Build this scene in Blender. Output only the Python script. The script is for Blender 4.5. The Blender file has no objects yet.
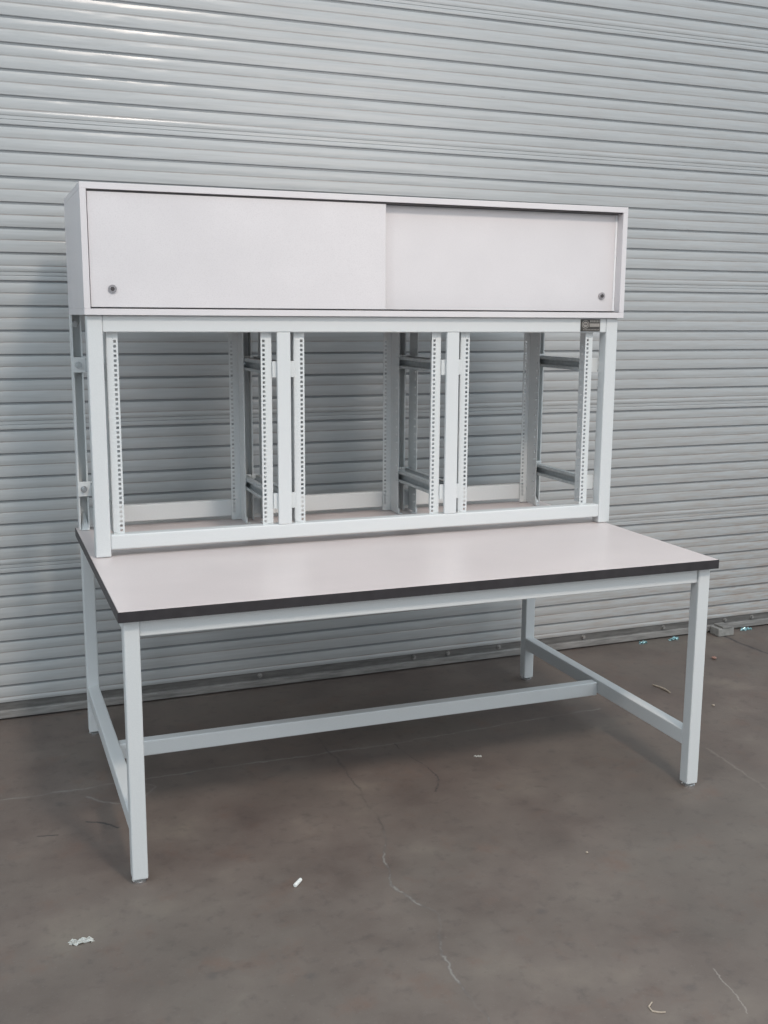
import bpy, bmesh, math, random
from mathutils import Vector, Matrix
random.seed(7)
S = bpy.context.scene
COL = S.collection

# ---------------------------------------------------------------- helpers
def link(o, parent=None):
    COL.objects.link(o)
    if parent: o.parent = parent
    return o

def finish(name, bm, mat, parent=None, smooth=False):
    bmesh.ops.recalc_face_normals(bm, faces=bm.faces)
    me = bpy.data.meshes.new(name)
    bm.to_mesh(me); bm.free()
    for m in (mat if isinstance(mat, (list, tuple)) else [mat]):
        me.materials.append(m)
    if smooth:
        for p in me.polygons: p.use_smooth = True
    o = bpy.data.objects.new(name, me)
    if parent:
        o.parent = parent
        o.matrix_parent_inverse = Matrix.Translation(-parent.location)
    COL.objects.link(o)
    return o

def box(bm, x0, x1, y0, y1, z0, z1, bev=0.0, seg=2, mi=0):
    r = bmesh.ops.create_cube(bm, size=1.0)
    vs = r['verts']
    for v in vs:
        v.co = Vector((x0 + (v.co.x + .5) * (x1 - x0), y0 + (v.co.y + .5) * (y1 - y0), z0 + (v.co.z + .5) * (z1 - z0)))
    fs = set(f for v in vs for f in v.link_faces)
    for f in fs: f.material_index = mi
    if bev > 0:
        es = list(set(e for v in vs for e in v.link_edges))
        bmesh.ops.bevel(bm, geom=es, offset=bev, segments=seg, profile=.5, affect='EDGES', clamp_overlap=True)

def cyl(bm, c, r, h, axis='z', seg=24, r2=None):
    m = Matrix.Translation(Vector(c))
    if axis == 'y': m = m @ Matrix.Rotation(math.pi / 2, 4, 'X')
    if axis == 'x': m = m @ Matrix.Rotation(math.pi / 2, 4, 'Y')
    bmesh.ops.create_cone(bm, cap_ends=True, segments=seg, radius1=r, radius2=r if r2 is None else r2, depth=h, matrix=m)

def part(name, mat, parent, *boxes, bev=.002, **kw):
    bm = bmesh.new()
    for b in boxes: box(bm, *b, bev=bev, **kw)
    return finish(name, bm, mat, parent)

def thing(name, label, cat, loc, group=None):
    o = bpy.data.objects.new(name, None)
    o.location = loc
    COL.objects.link(o)
    o['label'] = label; o['category'] = cat
    if group: o['group'] = group
    return o

def tag(o, label, cat, group=None):
    o['label'] = label; o['category'] = cat
    if group: o['group'] = group

# ---------------------------------------------------------------- materials
def newmat(name, rough=.5, metal=0.0):
    m = bpy.data.materials.new(name); m.use_nodes = True
    nt = m.node_tree; b = nt.nodes['Principled BSDF']
    b.inputs['Roughness'].default_value = rough
    b.inputs['Metallic'].default_value = metal
    return m, nt, b

class G:
    """tiny node-writing aid"""
    def __init__(s, nt): s.nt = nt
    def n(s, t, **k):
        o = s.nt.nodes.new(t)
        for a, v in k.items(): setattr(o, a, v)
        return o
    def l(s, a, b): s.nt.links.new(a, b)
    def math(s, op, a, b=None, c=None, clamp=False):
        o = s.n('ShaderNodeMath', operation=op); o.use_clamp = clamp
        for i, v in enumerate((a, b, c)):
            if v is None: continue
            if isinstance(v, (int, float)): o.inputs[i].default_value = v
            else: s.l(v, o.inputs[i])
        return o.outputs[0]
    def noise(s, vec, scale, detail=4, rough=.55, out=0):
        o = s.n('ShaderNodeTexNoise'); o.inputs['Scale'].default_value = scale
        o.inputs['Detail'].default_value = detail; o.inputs['Roughness'].default_value = rough
        s.l(vec, o.inputs['Vector']); return o.outputs[out]
    def ramp(s, fac, stops):
        o = s.n('ShaderNodeValToRGB'); r = o.color_ramp
        while len(r.elements) > 1: r.elements.remove(r.elements[0])
        r.elements[0].position = stops[0][0]; r.elements[0].color = col(stops[0][1])
        for p, c in stops[1:]:
            e = r.elements.new(p); e.color = col(c)
        s.l(fac, o.inputs[0]); return o.outputs[0]
    def mix(s, fac, a, b, mode='MIX'):
        o = s.n('ShaderNodeMix', data_type='RGBA', blend_type=mode)
        if isinstance(fac, (int, float)): o.inputs[0].default_value = fac
        else: s.l(fac, o.inputs[0])
        for i, v in ((6, a), (7, b)):
            if isinstance(v, tuple): o.inputs[i].default_value = col(v)
            else: s.l(v, o.inputs[i])
        return o.outputs[2]
    def mapping(s, scale=(1, 1, 1), loc=(0, 0, 0)):
        t = s.n('ShaderNodeTexCoord'); m = s.n('ShaderNodeMapping')
        m.inputs['Scale'].default_value = scale; m.inputs['Location'].default_value = loc
        s.l(t.outputs['Object'], m.inputs['Vector']); return m.outputs[0]
    def bump(s, h, strength, dist, b):
        o = s.n('ShaderNodeBump'); o.inputs['Strength'].default_value = strength; o.inputs['Distance'].default_value = dist
        s.l(h, o.inputs['Height']); s.l(o.outputs[0], b.inputs['Normal'])

def col(c):
    if isinstance(c, (int, float)): return (c, c, c, 1)
    return (c[0], c[1], c[2], 1)

def simple(name, c, rough=.5, metal=0.0, var=.04, scale=60, bump=0.0, spec=None):
    m, nt, b = newmat(name, rough, metal); g = G(nt)
    v = g.mapping()
    n = g.noise(v, scale, 3)
    lo = tuple(x * (1 - var) for x in c); hi = tuple(min(1, x * (1 + var)) for x in c)
    g.l(g.ramp(n, [(.3, lo), (.7, hi)]), b.inputs['Base Color'])
    if bump: g.bump(n, bump, .001, b)
    if spec is not None: b.inputs['Specular IOR Level'].default_value = spec
    return m

M_FRAME = simple('grey_powder_coat', (.64, .652, .648), .42, 0, .03, 350, .15)
M_RAIL = simple('rail_powder_coat', (.645, .66, .655), .42, 0, .03, 350, .1)
M_ZINC = simple('zinc_plated_steel', (.47, .49, .49), .40, .15, .10, 60)
M_CHROME = simple('polished_steel', (.75, .75, .75), .16, 1.0, .05, 40)
M_EDGE = simple('black_edge_band', (.030, .026, .028), .45, 0, .2, 30)
M_DARK = simple('dark_track', (.06, .05, .05), .5, 0, .1, 50)
M_TRIMW = simple('white_edge_trim', (.95, .95, .95), .3, 0, .02, 50)
M_RUBBER = simple('dark_rubber', (.05, .05, .055), .6, 0, .1, 60)

# cabinet laminate: light grey with a fine fleck
def speckle(name, c, fleck, rough, amount=.5, big=.03):
    m, nt, b = newmat(name, rough); g = G(nt)
    v = g.mapping()
    n = g.noise(v, 420, 2, .6)
    n2 = g.noise(v, 5, 3)
    base = g.ramp(n2, [(.3, tuple(x * (1 - big) for x in c)), (.7, tuple(x * (1 + big) for x in c))])
    f = g.math('MULTIPLY', g.ramp(n, [(.50, 0.0), (.66, 1.0)]), amount)
    g.l(g.mix(f, base, fleck), b.inputs['Base Color'])
    return m
M_LAM = speckle('cabinet_laminate', (.70, .665, .668), (.60, .56, .565), .36)
M_TOP = speckle('worktop_laminate', (.625, .553, .536), (.55, .48, .465), .34)

# painted roll-up door sheet with stains and streaks running along the ribs
def wall_mat():
    m, nt, b = newmat('painted_door_sheet', .36); g = G(nt)
    v = g.mapping((1, 1, 1))
    vs = g.mapping((1.2, 1, 42)); vf = g.mapping((4, 1, 160))
    t = g.n('ShaderNodeTexCoord'); sp = g.n('ShaderNodeSeparateXYZ'); g.l(t.outputs['Object'], sp.inputs[0])
    n1 = g.noise(vs, 2.2, 5, .6); n2 = g.noise(vf, 2.0, 4, .6); n3 = g.noise(v, 1.1, 3)
    base = g.ramp(n1, [(.28, (.420, .420, .413)), (.50, (.468, .472, .468)), (.75, (.495, .492, .480))])
    base = g.mix(g.math('MULTIPLY', g.ramp(n2, [(.50, 0.0), (.75, 1.0)]), .22), base, (.43, .40, .37))
    # dust and scuffs grow stronger towards the floor and towards the right end of the door
    low = g.math('SUBTRACT', 1.0, g.math('DIVIDE', sp.outputs[2], 1.2), clamp=True)
    right = g.math('MULTIPLY', g.math('SUBTRACT', sp.outputs[0], 1.4), .45, clamp=True)
    amt = g.math('MULTIPLY', g.math('ADD', .35, low), g.math('ADD', right, .10))
    n4 = g.noise(g.mapping((2.5, 1, 30), (3, 0, 1)), 3.0, 6, .65)
    dirt = g.math('MULTIPLY', g.ramp(n4, [(.42, 0.0), (.66, 1.0)]), amt)
    base = g.mix(dirt, base, (.40, .335, .29))
    # brown line that sits in each middle crease
    n5 = g.noise(g.mapping((5, 1, 5)), 2.0, 5, .6)
    cr = g.n('ShaderNodeAttribute'); cr.attribute_name = 'crease'
    f = g.math('MULTIPLY', cr.outputs['Fac'], g.ramp(n5, [(.25, .25), (.6, 1.0)]))
    base = g.mix(g.math('MULTIPLY', f, .50), base, (.24, .185, .15))
    # a few short scuff marks
    n6 = g.noise(g.mapping((9, 1, 60), (7, 0, 2)), 1.3, 4, .7)
    sc = g.math('MULTIPLY', g.ramp(n6, [(.70, 0.0), (.76, 1.0)]), .55)
    base = g.mix(sc, base, (.26, .22, .20))
    # darker blue-grey in the grooves
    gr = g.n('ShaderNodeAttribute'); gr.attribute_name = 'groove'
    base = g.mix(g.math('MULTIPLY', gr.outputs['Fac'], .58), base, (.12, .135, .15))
    g.l(base, b.inputs['Base Color'])
    g.l(g.ramp(n1, [(.3, .20), (.7, .27)]), b.inputs['Roughness'])
    b.inputs['Specular IOR Level'].default_value = .5
    g.bump(g.noise(g.mapping((2, 1, 10)), 2.0, 2), .25, .01, b)
    return m
M_WALL = wall_mat()

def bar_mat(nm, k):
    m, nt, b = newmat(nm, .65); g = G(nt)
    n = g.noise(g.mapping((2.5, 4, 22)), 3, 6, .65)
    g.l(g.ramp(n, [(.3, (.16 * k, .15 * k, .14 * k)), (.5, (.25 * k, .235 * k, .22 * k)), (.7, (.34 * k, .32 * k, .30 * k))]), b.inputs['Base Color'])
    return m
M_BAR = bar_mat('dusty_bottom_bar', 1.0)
M_BAR2 = bar_mat('shaded_bar_recess', .55)  # darker copy of the bar colour, painting in the shade of the recess

# ---- floor: stained concrete with joints and cracks (their shape is in the material)
def floor_mat():
    m, nt, b = newmat('stained_concrete', .62); g = G(nt)
    v = g.mapping()
    big = g.noise(v, .9, 5, .6); mid = g.noise(g.mapping((1, 1, 1), (5, 2, 0)), 3.4, 6, .62); fine = g.noise(v, 22, 6, .65)
    grit = g.noise(v, 140, 3, .6)
    c = g.ramp(mid, [(.28, (.098, .070, .060)), (.43, (.136, .103, .088)), (.58, (.168, .132, .112)), (.72, (.215, .176, .143))])
    c = g.mix(g.ramp(big, [(.35, 0.0), (.65, .55)]), c, (.122, .110, .094))
    rust = g.noise(g.mapping((1, 1, 1), (11, 4, 0)), 5.5, 6, .7)
    c = g.mix(g.math('MULTIPLY', g.ramp(rust, [(.55, 0.0), (.72, 1.0)]), .40), c, (.16, .090, .064))
    c = g.mix(g.math('MULTIPLY', g.ramp(fine, [(.30, 1.0), (.46, 0.0)]), .40), c, (.068, .058, .054))
    c = g.mix(g.math('MULTIPLY', g.ramp(grit, [(.62, 0.0), (.72, 1.0)]), .28), c, (.22, .20, .18))
    # dark spots
    vo = g.n('ShaderNodeTexVoronoi'); vo.inputs['Scale'].default_value = 4.5; vo.inputs['Randomness'].default_value = 1.0
    g.l(g.mapping((1, 1, 1), (.3, .7, 0)), vo.inputs['Vector'])
    sp = g.math('ADD', vo.outputs['Distance'], g.math('MULTIPLY', g.math('SUBTRACT', fine, .5), .16))
    c = g.mix(g.math('MULTIPLY', g.ramp(sp, [(.03, 1.0), (.10, 0.0)]), .45), c, (.075, .068, .066))
    # segment distance group
    gr = bpy.data.node_groups.new('segment_distance', 'ShaderNodeTree')
    gr.interface.new_socket('P', in_out='INPUT', socket_type='NodeSocketVector')
    gr.interface.new_socket('A', in_out='INPUT', socket_type='NodeSocketVector')
    gr.interface.new_socket('B', in_out='INPUT', socket_type='NodeSocketVector')
    gr.interface.new_socket('D', in_out='OUTPUT', socket_type='NodeSocketFloat')
    def vm(op): 
        o = gr.nodes.new('ShaderNodeVectorMath'); o.operation = op; return o
    def mm(op, clamp=False):
        o = gr.nodes.new('ShaderNodeMath'); o.operation = op; o.use_clamp = clamp; return o
    gi = gr.nodes.new('NodeGroupInput'); go = gr.nodes.new('NodeGroupOutput'); L = gr.links.new
    pa = vm('SUBTRACT'); L(gi.outputs['P'], pa.inputs[0]); L(gi.outputs['A'], pa.inputs[1])
    ba = vm('SUBTRACT'); L(gi.outputs['B'], ba.inputs[0]); L(gi.outputs['A'], ba.inputs[1])
    d1 = vm('DOT_PRODUCT'); L(pa.outputs[0], d1.inputs[0]); L(ba.outputs[0], d1.inputs[1])
    d2 = vm('DOT_PRODUCT'); L(ba.outputs[0], d2.inputs[0]); L(ba.outputs[0], d2.inputs[1])
    h = mm('DIVIDE', True); L(d1.outputs['Value'], h.inputs[0]); L(d2.outputs['Value'], h.inputs[1])
    sc = vm('SCALE'); L(ba.outputs[0], sc.inputs[0]); L(h.outputs[0], sc.inputs['Scale'])
    df = vm('SUBTRACT'); L(pa.outputs[0], df.inputs[0]); L(sc.outputs[0], df.inputs[1])
    ln = vm('LENGTH'); L(df.outputs[0], ln.inputs[0]); L(ln.outputs['Value'], go.inputs['D'])
    # wobbling coordinates, flattened to the floor plane
    wob = g.noise(v, 9, 5, .65, out=1)
    w = g.n('ShaderNodeVectorMath', operation='MULTIPLY_ADD')
    g.l(wob, w.inputs[0]); w.inputs[1].default_value = (.05, .05, 0); g.l(v, w.inputs[2])
    off = g.n('ShaderNodeVectorMath', operation='SUBTRACT'); g.l(w.outputs[0], off.inputs[0]); off.inputs[1].default_value = (.025, .025, 0)
    def poly(pts, vec):
        out = None
        for a, bb in zip(pts, pts[1:]):
            q = g.n('ShaderNodeGroup'); q.node_tree = gr
            g.l(vec, q.inputs['P']); q.inputs['A'].default_value = (a[0], a[1], 0); q.inputs['B'].default_value = (bb[0], bb[1], 0)
            out = q.outputs['D'] if out is None else g.math('MINIMUM', out, q.outputs['D'])
        return out
    br = g.noise(v, 6, 4, .7)
    def line(c, pts, width, colr, amt, brk=(.35, .55), vec=None):
        d = poly(pts, off.outputs[0] if vec is None else vec)
        f = g.math('SUBTRACT', 1.0, g.math('DIVIDE', d, width), clamp=True)
        f = g.math('MULTIPLY', f, g.ramp(br, [(brk[0], .15), (brk[1], 1.0)]))
        return g.mix(g.math('MULTIPLY', f, amt, clamp=True), c, colr)
    # pale control joint across the slab under the bench, joint towards the wall
    c = line(c, [(-2.5, .66), (-.12, .683), (.29, .695), (.98, .69), (1.72, .735), (1.9, .74)], .0075, (.26, .24, .22), .75, (.38, .62))
    c = line(c, [(2.98, 1.42), (3.0, .9), (2.95, -.5)], .010, (.05, .045, .045), 1.0, (.2, .3))
    # wandering cracks
    crack = [(.78, .98), (.785, .53), (.757, .09), (.70, -.06), (.663, -.21), (.68, -.30), (.724, -.39), (.665, -.53), (.647, -.65), (.653, -.80), (.60, -1.2)]
    c = line(c, crack, .006, (.078, .067, .062), .8, (.38, .55))
    c = line(c, crack[2:], .005, (.28, .26, .235), .8, (.50, .58))
    c = line(c, [(1.02, .69), (1.06, .40), (1.0, .28)], .004, (.06, .05, .05), 1.0, (.4, .5))
    c = line(c, [(2.04, .28), (2.03, .10), (2.01, -.25), (2.1, -.6)], .007, (.21, .18, .155), .8)
    c = line(c, [(1.237, -.82), (1.20, -.98)], .003, (.30, .265, .235), .8, (.0, .2))
    # pale ring of an old spill
    ring = [(-.05, .62), (.0, .56), (.06, .53), (.13, .56), (.17, .62), (.12, .67)]
    c = line(c, ring, .007, (.24, .22, .205), .8, (.35, .55))
    c = line(c, [(-.06, .44), (-.01, .41), (.02, .37)], .006, (.05, .045, .045), 1.2, (.1, .2))
    c = line(c, [(-.20, .40), (-.15, .385)], .006, (.05, .045, .045), 1.0, (.1, .2))
    g.l(c, b.inputs['Base Color'])
    g.l(g.ramp(mid, [(.3, .50), (.7, .68)]), b.inputs['Roughness'])
    g.bump(g.math('ADD', fine, g.math('MULTIPLY', grit, .5)), .22, .004, b)
    return m
M_FLOOR = floor_mat()

# ---------------------------------------------------------------- the setting
def struct(o):
    o['kind'] = 'structure'; return o

bm = bmesh.new(); box(bm, -5, 7, -7, 1.75, -.12, 0)
struct(finish('floor', bm, M_FLOOR))

WY = 1.4098; WR = .0191
def build_wall():
    # profile from the bottom up: (z, depth towards the room, crease, groove)
    G0 = .0313; GP = .525; P = .0856
    prof = []
    z = G0
    zs = []
    k = 0
    while z < 4.4:
        for j in range(6):
            zs.append((z + (0 if j == 0 else GP - (6 - j) * P), GP - 5 * P if j == 0 else P, j == 0))
        z += GP
    def pan(za, zb, h):      # gently rounded strip between two creases
        return [(za + (zb - za) * q / 8, .0016 + h * math.sin(math.pi * q / 8), 0, 0) for q in range(9)]
    for i, (z0, p, seam) in enumerate(zs):
        if z0 > .07:
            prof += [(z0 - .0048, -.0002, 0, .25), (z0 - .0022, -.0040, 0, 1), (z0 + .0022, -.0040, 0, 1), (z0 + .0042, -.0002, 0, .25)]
        mid = z0 + (.055 if seam else .0455)
        lo = z0 + .0055
        if seam:
            lo = z0 + .0368
            prof += pan(z0 + .0055, z0 + .0185, .0004)
            for q in (z0 + .0210, z0 + .0340):
                prof += [(q - .0014, .0012, 0, 0), (q - .0005, -.0006, 0, .5), (q + .0005, -.0006, 0, .5), (q + .0014, .0012, 0, 0)]
        prof += pan(lo, mid - .0035, .0011)
        prof += [(mid - .0016, .0009, 1, 0), (mid + .0012, .0009, 1, 0)]
        prof += pan(mid + .0032, z0 + p - .0062, .0013)
    prof = [p for i, p in enumerate(prof) if p[0] > .066]
    prof.sort(key=lambda p: p[0])
    bm = bmesh.new()
    x0, x1 = -4.5, 6.5
    nx = 2
    cl = bm.verts.layers.float.new('crease_v'); 
    rows = []
    for (z, d, c, gq) in prof:
        rows.append([bm.verts.new((x0 + (x1 - x0) * i / (nx - 1), -d, z)) for i in range(nx)])
    for a, bq in zip(rows, rows[1:]):
        for i in range(nx - 1): bm.faces.new((a[i], a[i + 1], bq[i + 1], bq[i]))
    # body behind the sheet so the wall has thickness
    zb, zt = prof[0][0], prof[-1][0]
    b0 = [bm.verts.new((x, .06, zb)) for x in (x0, x1)]; t0 = [bm.verts.new((x, .06, zt)) for x in (x0, x1)]
    bm.faces.new((b0[0], b0[1], t0[1], t0[0]))
    bm.faces.new((rows[0][0], rows[0][1], b0[1], b0[0])); bm.faces.new((rows[-1][0], rows[-1][1], t0[1], t0[0]))
    for s in (0, 1):
        bm.faces.new([b0[s]] + [r[s] for r in rows] + [t0[s]])
    bmesh.ops.recalc_face_normals(bm, faces=bm.faces)
    me = bpy.data.meshes.new('wall_back'); bm.to_mesh(me); bm.free()
    me.materials.append(M_WALL)
    cre = me.attributes.new('crease', 'FLOAT', 'POINT'); gro = me.attributes.new('groove', 'FLOAT', 'POINT')
    for r, (z, d, c, gq) in enumerate(prof):
        for i in range(nx):
            cre.data[r * nx + i].value = c; gro.data[r * nx + i].value = gq
    o = bpy.data.objects.new('wall_back', me)
    # shade the rounded pans smoothly, keep the grooves crisp
    for p in me.polygons: p.use_smooth = False
    o.location = (0, WY, 0); o.rotation_euler = (0, 0, math.atan(WR))
    COL.objects.link(o)
    return struct(o)
wall = build_wall()

def along_wall(o):
    o.location = (0, WY, 0); o.rotation_euler = (0, 0, math.atan(WR)); return o

# bottom bar of the door: recessed dark channel above a lighter angle strip
bm = bmesh.new()
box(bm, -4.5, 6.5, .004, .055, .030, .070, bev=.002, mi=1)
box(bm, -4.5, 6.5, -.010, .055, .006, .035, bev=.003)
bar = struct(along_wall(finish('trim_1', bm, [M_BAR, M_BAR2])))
for x in (.72, 1.403, 1.564, 1.814, 2.25, 2.69, 3.05, 3.213):
    bm = bmesh.new(); cyl(bm, (x, -.002, .051), .007, .012, 'y', 6); cyl(bm, (x, .002, .051), .010, .004, 'y', 20)
    o = finish('bolt', bm, M_BAR, bar, False)
    o.matrix_parent_inverse = Matrix.Identity(4)
    

# ---------------------------------------------------------------- the bench
W, D, H, T = 1.829, 1.1720, .7578, .0285
bench = thing('workbench', 'light grey steel-framed workbench with beige laminate top and black edge on concrete floor', 'workbench', (W / 2, D / 2, 0))
bm = bmesh.new()
E_ = .0022
box(bm, E_, W - E_, E_, D - E_, H - T, H, bev=.0006, seg=1)
top = finish('worktop', bm, M_TOP, bench)
bm = bmesh.new()
for b in ((0, W, 0, E_, H - T, H - .0006), (0, W, D - E_, D, H - T, H - .0006), (0, E_, E_, D - E_, H - T, H - .0006), (W - E_, W, E_, D - E_, H - T, H - .0006)):
    box(bm, *b, bev=.0006, seg=1)
edge = finish('edge_band', bm, M_EDGE, bench); edge['label'] = 'black edge band'
ZT = H - T
LX0, LX1, LS = .0145, W - .0145, .0415
FY, BY = .0206, 1.160
legs = [(LX0, FY), (LX1 - LS, FY), (LX0, BY - LS + .010), (LX1 - LS, BY - LS + .010)]
for (x, y) in legs:
    lg = part('leg', M_FRAME, bench, (x, x + LS, y, y + LS, .0125, ZT), bev=.004, seg=3)
    bm = bmesh.new(); cx_, cy_ = x + LS / 2, y + LS / 2
    cyl(bm, (cx_, cy_, .003), .0215, .006, seg=32); cyl(bm, (cx_, cy_, .0078), .0210, .0036, seg=32, r2=.015); cyl(bm, (cx_, cy_, .011), .008, .004)
    ft = finish('levelling_foot', bm, M_CHROME, lg)
    ft['label'] = 'round metal levelling foot'
yf = FY + .008; yb = BY - LS + .010
part('front_rail', M_FRAME, bench, (LX0 + LS, LX1 - LS, yf, yf + .030, .6805, ZT), bev=.004, seg=3)
part('rear_rail', M_FRAME, bench, (LX0 + LS, LX1 - LS, yb + .004, yb + .034, .6805, ZT), bev=.004, seg=3)
for x in (LX0 + .006, LX1 - LS + .006):
    part('side_rail', M_FRAME, bench, (x, x + .030, FY + LS, yb, .6805, ZT), bev=.004, seg=3)
for x in (LX0 + .001, LX1 - LS + .001):
    part('side_stretcher', M_FRAME, bench, (x, x + LS - .002, FY + LS, yb, .136, .186), bev=.004, seg=3)
part('centre_stretcher', M_FRAME, bench, (LX0 + LS - .001, LX1 - LS + .001, .572, .610, .128, .178), bev=.004, seg=3)

# ---------------------------------------------------------------- the rack riser
Z0, Z1 = H + .0012, 1.4926
riser = thing('rack_riser', 'open light grey steel rack frame with three bays standing on the workbench', 'rack', (W / 2, .9, H))
PY0, PY1 = .6449, .6909
PW = .046
for x in (.0168, 1.8402 - PW):
    part('post', M_FRAME, riser, (x, x + PW, PY0, PY1, Z0, Z1), bev=.004, seg=3)
XI0, XI1 = .0168 + PW, 1.8402 - PW
part('top_beam', M_FRAME, riser, (XI0, XI1, PY0 + .001, PY1, 1.4425, Z1), bev=.004, seg=3)
part('bottom_beam', M_FRAME, riser, (XI0, XI1, PY0 + .001, PY1 - .004, .7815, .8275), bev=.004, seg=3)
BZ, TZ = .8275, 1.4425
for x0, x1 in ((.5965, .640), (1.1815, 1.2265)):
    part('mid_post', M_FRAME, riser, (x0, x1, PY0 + .001, PY0 + .013, BZ, TZ), bev=.002, seg=3)
# rear uprights: channel open towards the front, with lips
RY0, RY1 = 1.111, 1.157
ups = (.010, .046), (.589, .629), (1.181, 1.221), (1.768, 1.809)
for x0, x1 in ups:
    part('rear_upright', M_RAIL, riser,
         (x0, x1, RY1 - .003, RY1, Z0, Z1), (x0, x0 + .003, RY0, RY1 - .003, Z0, Z1), (x1 - .003, x1, RY0, RY1 - .003, Z0, Z1),
         (x0 + .003, x0 + .0065, RY0, RY0 + .003, Z0, Z1), (x1 - .0055, x1 - .003, RY0, RY0 + .003, Z0, Z1), bev=.0008, seg=1)
for (a, b), (c, d) in zip(ups, ups[1:]):
    part('rear_beam', M_FRAME, riser, (b, c, 1.128, RY1, .775, .834), bev=.003, seg=3)
    part('rear_beam', M_FRAME, riser, (b, c, 1.128, RY1, 1.440, Z1), bev=.003, seg=3)
# mounting rails with square holes
def hole_face(bm, origin, du, dv, width, length, hole_u, hole, pitch, start, count):
    """punched strip in the plane origin + u*du + v*dv"""
    us = [0, hole_u - hole / 2, hole_u + hole / 2, width]
    vs = [0]
    hs = []
    for i in range(count):
        c = start + i * pitch
        vs += [c - hole / 2, c + hole / 2]; hs.append(len(vs) - 2)
    vs.append(length)
    V = [[bm.verts.new(origin + du * u + dv * v) for u in us] for v in vs]
    for i in range(len(vs) - 1):
        for j in range(3):
            if j == 1 and i in hs: continue
            bm.faces.new((V[i][j], V[i][j + 1], V[i + 1][j + 1], V[i + 1][j]))
UZ = Vector((0, 0, 1))
def rail(name, inner, outer, front):
    """front: flange faces the room at y=.668, side plate runs back; rear: mirrored"""
    bm = bmesh.new()
    w = abs(outer - inner); sx = 1 if outer > inner else -1
    z0, z1 = (BZ, TZ) if front else (.762, 1.440)
    y = .668 if front else 1.1235
    dy = 1 if front else -1
    ln = z1 - z0
    n = 41 if front else 43
    start = .010 if front else .030
    hole_face(bm, Vector((inner, y, z0)), Vector((sx, 0, 0)), UZ, w, ln, .0095, .0082, .01445, start, n)
    hole_face(bm, Vector((outer, y, z0)), Vector((0, dy, 0)), UZ, .080, ln, .062, .0060, .0289, start + .007, n // 2)
    bmesh.ops.remove_doubles(bm, verts=bm.verts, dist=.00005)
    bmesh.ops.recalc_face_normals(bm, faces=bm.faces)
    r = bmesh.ops.solidify(bm, geom=list(bm.faces), thickness=.0018)
    if not front:   # small foot tab resting on the worktop
        box(bm, outer - sx * .001, outer + sx * .004, y - .084, y - .060, Z0, Z0 + .022, bev=.0008, seg=1)
        box(bm, min(outer, outer + sx * .018), max(outer, outer + sx * .018), y - .084, y - .060, Z0, Z0 + .003, bev=.0008, seg=1)
    return finish(name, bm, M_RAIL, riser)
bays = [(.108, .075, .548, .583), (.691, .657, 1.135, 1.168), (1.274, 1.242, 1.724, 1.753)]
for li, lo, ri, ro in bays:
    for inner, outer in ((li, lo), (ri, ro)):
        rail('mounting_rail', inner, outer, True)
        rail('mounting_rail', inner, outer, False)
        s = 1 if outer > inner else -1
        for zc in (1.3265, .903):
            # channel strut tying the two rails together, open towards the bay
            a, b_ = sorted((outer + s * .0022, outer + s * .022))
            xo0, xo1 = sorted((outer + s * .0195, outer + s * .022))
            z0, z1 = zc - .0215, zc + .0215
            st = part('side_strut', M_ZINC, riser,
                      (xo0, xo1, .700, 1.1045, z0, z1),
                      (a, b_, .700, 1.1045, z0, z0 + .0025), (a, b_, .700, 1.1045, z1 - .0025, z1),
                      (a, a + .0022, .700, 1.1045, z0 + .0025, z0 + .011) if s > 0 else (b_ - .0022, b_, .700, 1.1045, z0 + .0025, z0 + .011),
                      (a, a + .0022, .700, 1.1045, z1 - .011, z1 - .0025) if s > 0 else (b_ - .0022, b_, .700, 1.1045, z1 - .011, z1 - .0025),
                      bev=.0006, seg=1)
            st['label'] = 'zinc channel strut'
            for nm, boxx in (('end_bracket', (min(outer, outer + s * .040), max(outer, outer + s * .040), .6590, .6660, zc - .0255, zc + .0255)),
                             ('end_bracket', (min(outer + s * .000, outer + s * .048), max(outer, outer + s * .048), 1.105, 1.110, zc - .0255, zc + .0255))):
                # keep brackets of neighbouring bays apart
                x0, x1, y0, y1, q0, q1 = boxx
                if y0 < 1 and outer in (.075, 1.753): y0, y1 = .6920, .6990
                if y0 > 1:
                    if outer == .075: x0, x1 = .0105, .072
                    elif outer == 1.753: x0, x1 = 1.757, 1.8085
                    elif outer == .583: x0, x1 = .585, .6185
                    elif outer == .657: x0, x1 = .6205, .655
                    elif outer == 1.168: x0, x1 = 1.170, 1.2045
                    else: x0, x1 = 1.2065, 1.240
                else:
                    if outer == .583: x0, x1 = .5835, .6185
                    elif outer == .657: x0, x1 = .6205, .6565
                    elif outer == 1.168: x0, x1 = 1.1685, 1.2045
                    elif outer == 1.242: x0, x1 = 1.2065, 1.2415
                    elif outer == .075: x0, x1 = .0630, .0780
                    else: x0, x1 = 1.7500, 1.7940
                bm = bmesh.new(); box(bm, x0, x1, y0, y1, q0, q1, bev=.001, seg=1)
                br = finish(nm, bm, M_RAIL, st)
                if y0 > 1:
                    bm = bmesh.new(); xc = (x0 + x1) / 2 + (0 if outer in (.075, 1.753) else 0)
                    if outer == .075: xc = .030
                    if outer == 1.753: xc = 1.788
                    cyl(bm, (xc, y0 - .004, zc), .0085, .008, 'y', 6); cyl(bm, (xc, y0 - .0005, zc), .0115, .002, 'y', 24); cyl(bm, (xc, y0 - .009, zc), .004, .012, 'y', 16)
                    bo = finish('bolt', bm, M_CHROME, st)
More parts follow.
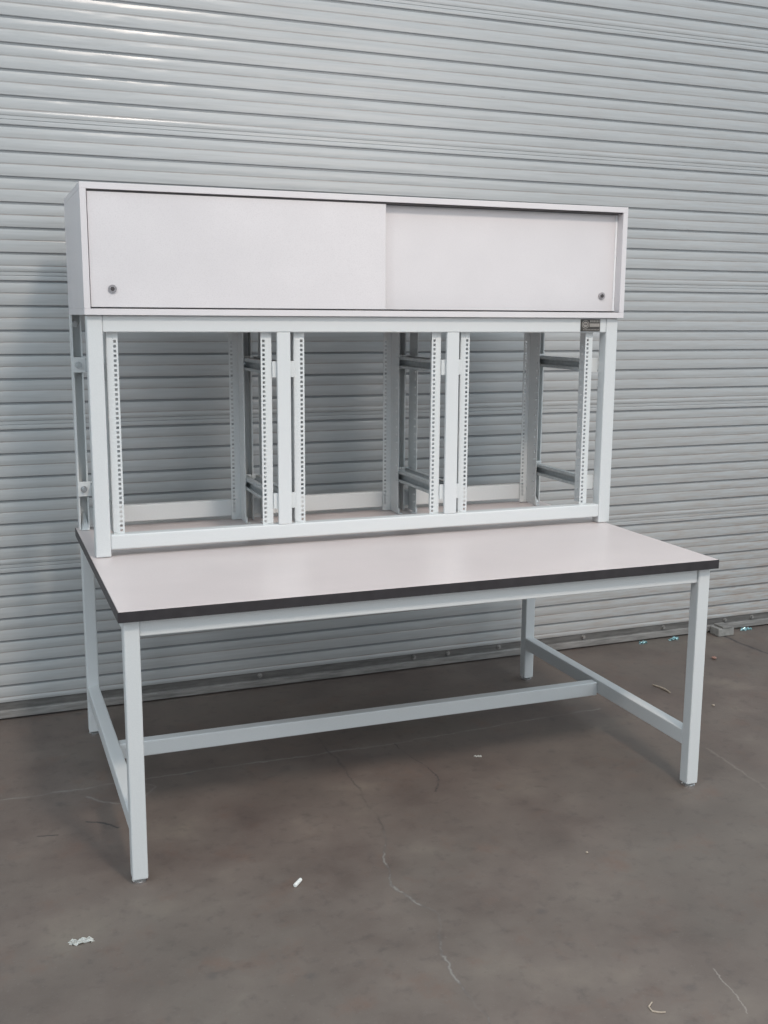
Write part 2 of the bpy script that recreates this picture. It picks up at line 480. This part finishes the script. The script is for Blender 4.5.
# top bolts and foot gussets of the two end rear uprights
for xc in (.028, 1.788):
    bm = bmesh.new(); cyl(bm, (xc, 1.150, 1.462), .007, .009, 'y', 6); cyl(bm, (xc, 1.1535, 1.462), .010, .002, 'y', 24)
    finish('bolt', bm, M_CHROME, riser)
    bm = bmesh.new()
    g0 = [(xc - .010, 1.108, Z0), (xc + .016, 1.108, Z0), (xc + .006, 1.153, Z0 + .055), (xc - .002, 1.153, Z0 + .055), (xc - .010, 1.153, Z0), (xc + .016, 1.153, Z0)]
    vs = [bm.verts.new(p) for p in g0]
    for f in ((0, 1, 2, 3), (0, 3, 4), (1, 5, 2), (3, 2, 5, 4), (0, 4, 5, 1)): bm.faces.new([vs[i] for i in f])
    finish('foot_gusset', bm, M_RAIL, riser)

# maker's plate on the top beam
pl0, pl1, pz0, pz1 = 1.689, 1.768, 1.4460, 1.4885
py = PY0 + .001
plate = part('nameplate', simple('nameplate_metal', (.055, .048, .043), .40, .2, .15, 90), riser, (pl0, pl1, py - .0012, py, pz0, pz1), bev=.0004, seg=1)
plate['label'] = 'small dark nameplate with round emblem'
M_PLT = simple('nameplate_print', (.30, .275, .25), .4, .1, .08, 200)
def sub(name, bm, mat, par, base=riser):
    return finish(name, bm, mat, par)
bm = bmesh.new()   # round emblem: ring and a small mark inside
ec = Vector((1.7085, py - .0016, 1.4710)); n = 40
ring = []
for i in range(n):
    a = 2 * math.pi * i / n; d = Vector((math.cos(a), 0, math.sin(a)))
    ring.append((ec + d * .0145, ec + d * .0122))
for i in range(n):
    a, b_ = ring[i], ring[(i + 1) % n]
    bm.faces.new([bm.verts.new(p) for p in (a[0], b_[0], b_[1], a[1])])
cyl(bm, ec + Vector((0, .0002, 0)), .0095, .0006, 'y', 32)
sub('emblem', bm, M_PLT, plate)
bm = bmesh.new()
for (x, w) in ((1.7030, .0022), (1.7065, .0022), (1.7100, .0042)): box(bm, x, x + w, py - .0024, py - .0018, 1.4685, 1.4740)
sub('emblem_mark', bm, M_DARK, plate)
bm = bmesh.new()   # unreadable lines of print
box(bm, 1.7255, 1.765, py - .0016, py - .0011, 1.4625, 1.4740)
for x, w in ((1.7265, .006), (1.734, .004), (1.7395, .007), (1.748, .003), (1.7525, .007), (1.761, .004)): box(bm, x, x + w, py - .0016, py - .0011, 1.4780, 1.4855)
for i in range(11): box(bm, 1.700 + i * .006, 1.7035 + i * .006, py - .0016, py - .0011, 1.4505, 1.4535)
sub('print', bm, M_PLT, plate)

# ---------------------------------------------------------------- the overhead cabinet
CX0, CX1, CY0, CY1, CZ0, CZ1 = .0107, 1.8518, .6284, 1.1573, 1.4930, 1.8701
cab = thing('overhead_cabinet', 'pale grey laminate overhead cabinet with two sliding doors on top of the rack frame', 'cabinet', ((CX0 + CX1) / 2, .89, CZ0))
t = .0185
part('carcass', M_LAM, cab,
     (CX0, CX1, CY0, CY1, CZ1 - t, CZ1), (CX0, CX1, CY0, CY1, CZ0, CZ0 + t),
     (CX0, CX0 + t, CY0, CY1, CZ0 + t, CZ1 - t), (CX1 - t, CX1, CY0, CY1, CZ0 + t, CZ1 - t),
     (CX0 + t, CX1 - t, CY1 - .012, CY1, CZ0 + t, CZ1 - t), bev=.0008, seg=1)
I0, I1, J0, J1 = CX0 + t, CX1 - t, CZ0 + t, CZ1 - t
part('door_track', M_DARK, cab, (I0, I1, .634, .690, J0, J0 + .0022), (I0, I1, .636, .6375, J1 - .006, J1), (I0, I1, .660, .662, J1 - .006, J1), bev=.0)
XM = .957
dl = part('sliding_door', M_LAM, cab, (I0 + .0025, XM, .6365, .6525, J0 + .0045, J1 - .0040), bev=.0008, seg=1)
dr = part('sliding_door', M_LAM, cab, (XM - .03, I1 - .007, .664, .680, J0 + .0045, J1 - .0035), bev=.0008, seg=1)
dl['label'] = 'left sliding door, in front'; dr['label'] = 'right sliding door, set back'
bm = bmesh.new(); box(bm, I1 - .007, I1 - .0005, .6625, .6815, J0 + .0045, J1 - .0035, bev=.0008, seg=1)
sub('edge_trim', bm, M_TRIMW, dr, cab)
M_LOCK = simple('worn_nickel', (.42, .38, .38), .28, .8, .3, 300)
def lock(x, y, z, par, swap):
    bm = bmesh.new(); cyl(bm, (x, y - .002, z), .0125, .004, 'y', 32)
    cyl(bm, (x, y - .004, z), .0105, .003, 'y', 32, r2=.0085)
    l = sub('lock', bm, M_LOCK, par, cab)
    bm = bmesh.new(); cyl(bm, (x, y - .0058, z), .0062, .0012, 'y', 24)
    box(bm, x - .001, x + .001, y - .0068, y - .0060, z - .0045, z + .0045)
    l2 = sub('lock_core', bm, M_DARK, par, cab)
lock(.0945, .6365, 1.5690, dl, False)
lock(1.7800, .664, 1.5690, dr, True)

# ---------------------------------------------------------------- litter on the floor
M_PAPER = simple('white_paper', (.78, .78, .74), .8, 0, .06, 60)
M_WOODCHIP = simple('pale_wood', (.40, .33, .26), .7, 0, .2, 80)
M_RUST = simple('reddish_stone', (.33, .19, .15), .8, 0, .2, 60)
M_CONC = simple('grey_block', (.30, .29, .27), .85, 0, .18, 40, .4)

def crumple(name, mat, loc, sx, sy, sz, rot, seed):
    r = random.Random(seed)
    bm = bmesh.new()
    nx, ny = 12, 8
    V = []
    for i in range(nx):
        row = []
        for j in range(ny):
            u, v = i / (nx - 1) - .5, j / (ny - 1) - .5
            x = u * sx * (1 - .5 * abs(v) + r.uniform(-.12, .12)); y = v * sy * (1 - .3 * abs(u)) + r.uniform(-.1, .1) * sy + math.sin(u * 6) * sy * .15
            z = sz * (.05 + .9 * abs(math.sin(u * 7 + v * 3)) * r.uniform(.4, 1)) if 0 < i < nx - 1 else .001
            row.append(bm.verts.new((x, y, z + .0012)))
        V.append(row)
    for i in range(nx - 1):
        for j in range(ny - 1): bm.faces.new((V[i][j], V[i + 1][j], V[i + 1][j + 1], V[i][j + 1]))
    bmesh.ops.solidify(bm, geom=list(bm.faces), thickness=.0008)
    m = min(v.co.z for v in bm.verts)
    for v in bm.verts: v.co.z -= m
    o = finish(name, bm, mat); o.location = loc; o.rotation_euler = (0, 0, rot)
    return o
o = crumple('paper_scrap', M_PAPER, (-.139, -.203, 0), .064, .022, .010, -.15, 3)
tag(o, 'crumpled white paper scrap on the concrete floor in front of the left leg', 'paper')

def stub(name, mat, a, b, r, seg=12, h=0.0):
    a = Vector((a[0], a[1], r)); b = Vector((b[0], b[1], r + h)); d = b - a
    bm = bmesh.new()
    mtx = Matrix.Translation((a + b) / 2) @ d.to_track_quat('Z', 'Y').to_matrix().to_4x4()
    bmesh.ops.create_cone(bm, cap_ends=True, segments=seg, radius1=r, radius2=r * .9, depth=d.length, matrix=mtx)
    bmesh.ops.bevel(bm, geom=[e for e in bm.edges if len(e.link_faces) == 2 and abs(e.link_faces[0].normal.dot(e.link_faces[1].normal)) < .3], offset=r * .2, segments=1, affect='EDGES')
    m = min(v.co.z for v in bm.verts)
    for v in bm.verts: v.co.z -= m
    return finish(name, bm, mat, smooth=False)
o = stub('white_stub', M_PAPER, (.416, -.136), (.440, -.110), .0055)
tag(o, 'small white stub lying alone on the concrete in front of the bench', 'stub')
o = crumple('white_chip', M_PAPER, (1.251, .485, 0), .030, .014, .004, -.5, 9)
tag(o, 'thin white chip on the concrete under the front of the bench', 'chip')

def twig(name, mat, pts, r):
    cu = []
    bm = bmesh.new(); rings = []
    P_ = [Vector(p) for p in pts]
    for i, p in enumerate(P_):
        d = (P_[min(i + 1, len(P_) - 1)] - P_[max(i - 1, 0)]).normalized()
        s = d.cross(UZ).normalized(); u = s.cross(d)
        rr = r * (.7 if i in (0, len(P_) - 1) else 1)
        rings.append([bm.verts.new(p + (s * math.cos(a) + u * math.sin(a)) * rr) for a in [k * math.pi / 3 for k in range(6)]])
    for a, b_ in zip(rings, rings[1:]):
        for k in range(6): bm.faces.new((a[k], a[(k + 1) % 6], b_[(k + 1) % 6], b_[k]))
    bm.faces.new(rings[0]); bm.faces.new(rings[-1])
    m = min(v.co.z for v in bm.verts)
    for v in bm.verts: v.co.z -= m
    return finish(name, bm, mat)
o = twig('wood_splinter', M_WOODCHIP, [(2.250, .905, .004), (2.258, .87, .005), (2.262, .835, .006), (2.262, .80, .004)], .004)
tag(o, 'thin beige splinter on the concrete behind the right side stretcher', 'splinter')
o = twig('wire_curl', M_WOODCHIP, [(1.022, -.882, .003), (1.006, -.893, .003), (1.004, -.909, .003), (1.018, -.919, .003), (1.030, -.922, .003)], .002)
tag(o, 'tiny pale curl lying on the concrete near the bottom right of the photo', 'curl')
def pebble(name, mat, x, y, r, seed):
    rd = random.Random(seed); bm = bmesh.new()
    bmesh.ops.create_icosphere(bm, subdivisions=2, radius=r)
    for v in bm.verts:
        v.co *= rd.uniform(.8, 1.15); v.co.z *= .55
    m = min(v.co.z for v in bm.verts)
    for v in bm.verts: v.co.z -= m
    o = finish(name, bm, mat); o.location = (x, y, 0); return o
for x, y, r, mat, lab, cat in ((2.713, 1.108, .011, M_RUST, 'reddish pebble on the concrete by the wall, right of the front right leg', 'pebble'),
                          (2.015, .345, .006, M_RUST, 'small brown pebble beside the foot of the front right leg', 'pebble'),
                          (2.335, .619, .006, M_WOODCHIP, 'tiny beige pebble on the concrete right of the front right leg', 'pebble'),
                          (1.245, -.24, .004, M_WOODCHIP, 'tiny pale pebble in the open concrete in front of the bench', 'pebble')):
    tag(pebble('pebble', mat, x, y, r, int(x * 100)), lab, cat)
# block against the foot of the door, with pale glints beside it built as shiny scraps
bk = thing('door_block', 'grey block against the foot of the slatted wall right of the bench', 'block', (2.975, 1.412, 0))
bm = bmesh.new(); box(bm, 2.945, 3.035, 1.378, 1.444, 0, .040, bev=.005)
ob = finish('block_body', bm, M_CONC, bk)
bm = bmesh.new(); box(bm, 2.965, 3.022, 1.374, 1.443, .040, .050, bev=.003)
finish('cap_plate', bm, M_BAR, bk)
M_GLINT = simple('bluish_glint', (.62, .88, .92), .2, .7, .15, 60)  # stands in for glints of light at the wall foot, built as crumpled scraps
for (x, y, l, ry, lab) in ((3.150, 1.452, .074, .04, 'pale blue glint built as a shiny strip on the floor beside the grey block'),
                        (2.722, 1.434, .060, .03, 'pale blue glint built as a shiny scrap at foot of wall just left of the front right leg'),
                        (2.548, 1.432, .048, .02, 'smallest and leftmost pale blue glint built as a shiny scrap at foot of the wall')):
    o = crumple('glint_scrap', M_GLINT, (x, y - .018, 0), l, .020, .016, ry, int(x * 50)); tag(o, lab, 'glint', 'glints along the foot of the wall built as shiny scraps')

# ---------------------------------------------------------------- light
w = bpy.data.worlds.new('World'); S.world = w; w.use_nodes = True
bg = w.node_tree.nodes['Background']
bg.inputs['Color'].default_value = (.74, .87, .97, 1); bg.inputs['Strength'].default_value = 1.18
# overcast sky: dimmer near the ground, and darkened low on the left to deepen the shade there
g = G(w.node_tree)
tc = g.n('ShaderNodeTexCoord'); sx = g.n('ShaderNodeSeparateXYZ'); g.l(tc.outputs['Generated'], sx.inputs[0])
el = g.ramp(sx.outputs[2], [(0.0, .62), (.10, .78), (.35, 1.12), (1.0, 1.12)])
left = g.math('SUBTRACT', 1.0, g.math('MULTIPLY', g.ramp(g.math('ADD', g.math('MULTIPLY', sx.outputs[0], .5), .5), [(.08, 1.0), (.42, 0.0)]), g.ramp(sx.outputs[2], [(.20, .45), (.50, 0.0)])))
g.l(g.mix(1.0, g.mix(1.0, (.74, .87, .97), el, 'MULTIPLY'), left, 'MULTIPLY'), bg.inputs['Color'])

def area(name, loc, target, sx, sy, power, color):
    l = bpy.data.lights.new(name, 'AREA'); l.shape = 'RECTANGLE'; l.size = sx; l.size_y = sy
    l.energy = power; l.color = color
    o = bpy.data.objects.new(name, l); o.location = loc
    o.rotation_euler = (Vector(target) - Vector(loc)).to_track_quat('-Z', 'Y').to_euler()
    COL.objects.link(o); return o
k = area('high_bay_light', (1.3, -3.6, 5.5), (1.1, .45, .5), .6, .6, 36, (1.0, .85, .73)); k.data.spread = math.radians(90)
area('doorway_daylight', (3.6, -5.6, 3.2), (1.0, 1.2, .9), 2.4, 2.2, 46, (1.0, .84, .73))
area('side_bay_light', (-4.7, -3.2, 4.8), (.6, .9, .9), 1.0, 1.0, 52, (.95, .97, 1.0))

# ---------------------------------------------------------------- camera
cd = bpy.data.cameras.new('camera'); cam = bpy.data.objects.new('camera', cd)
R_ = Vector((0.9351412983354391, -0.3542227988329902, 0.006079550512343084))
U_ = Vector((0.057576554405547, 0.1688886204794449, 0.9839520182688458))
F_ = Vector((0.3495650047277248, 0.919784128292869, -0.17832965207792215))
m = Matrix((R_, U_, -F_)).transposed().to_4x4(); m.translation = Vector((-.3097, -2.6944, 1.4954))
cam.matrix_world = m
cd.sensor_fit = 'HORIZONTAL'; cd.sensor_width = 36; cd.lens = 1081.76 / 768 * 36; cd.clip_start = .05
COL.objects.link(cam); S.camera = cam
S.view_settings.view_transform = 'Standard'; S.view_settings.look = 'None'
S.view_settings.exposure = 0; S.view_settings.gamma = 1; S.view_settings.use_curve_mapping = False
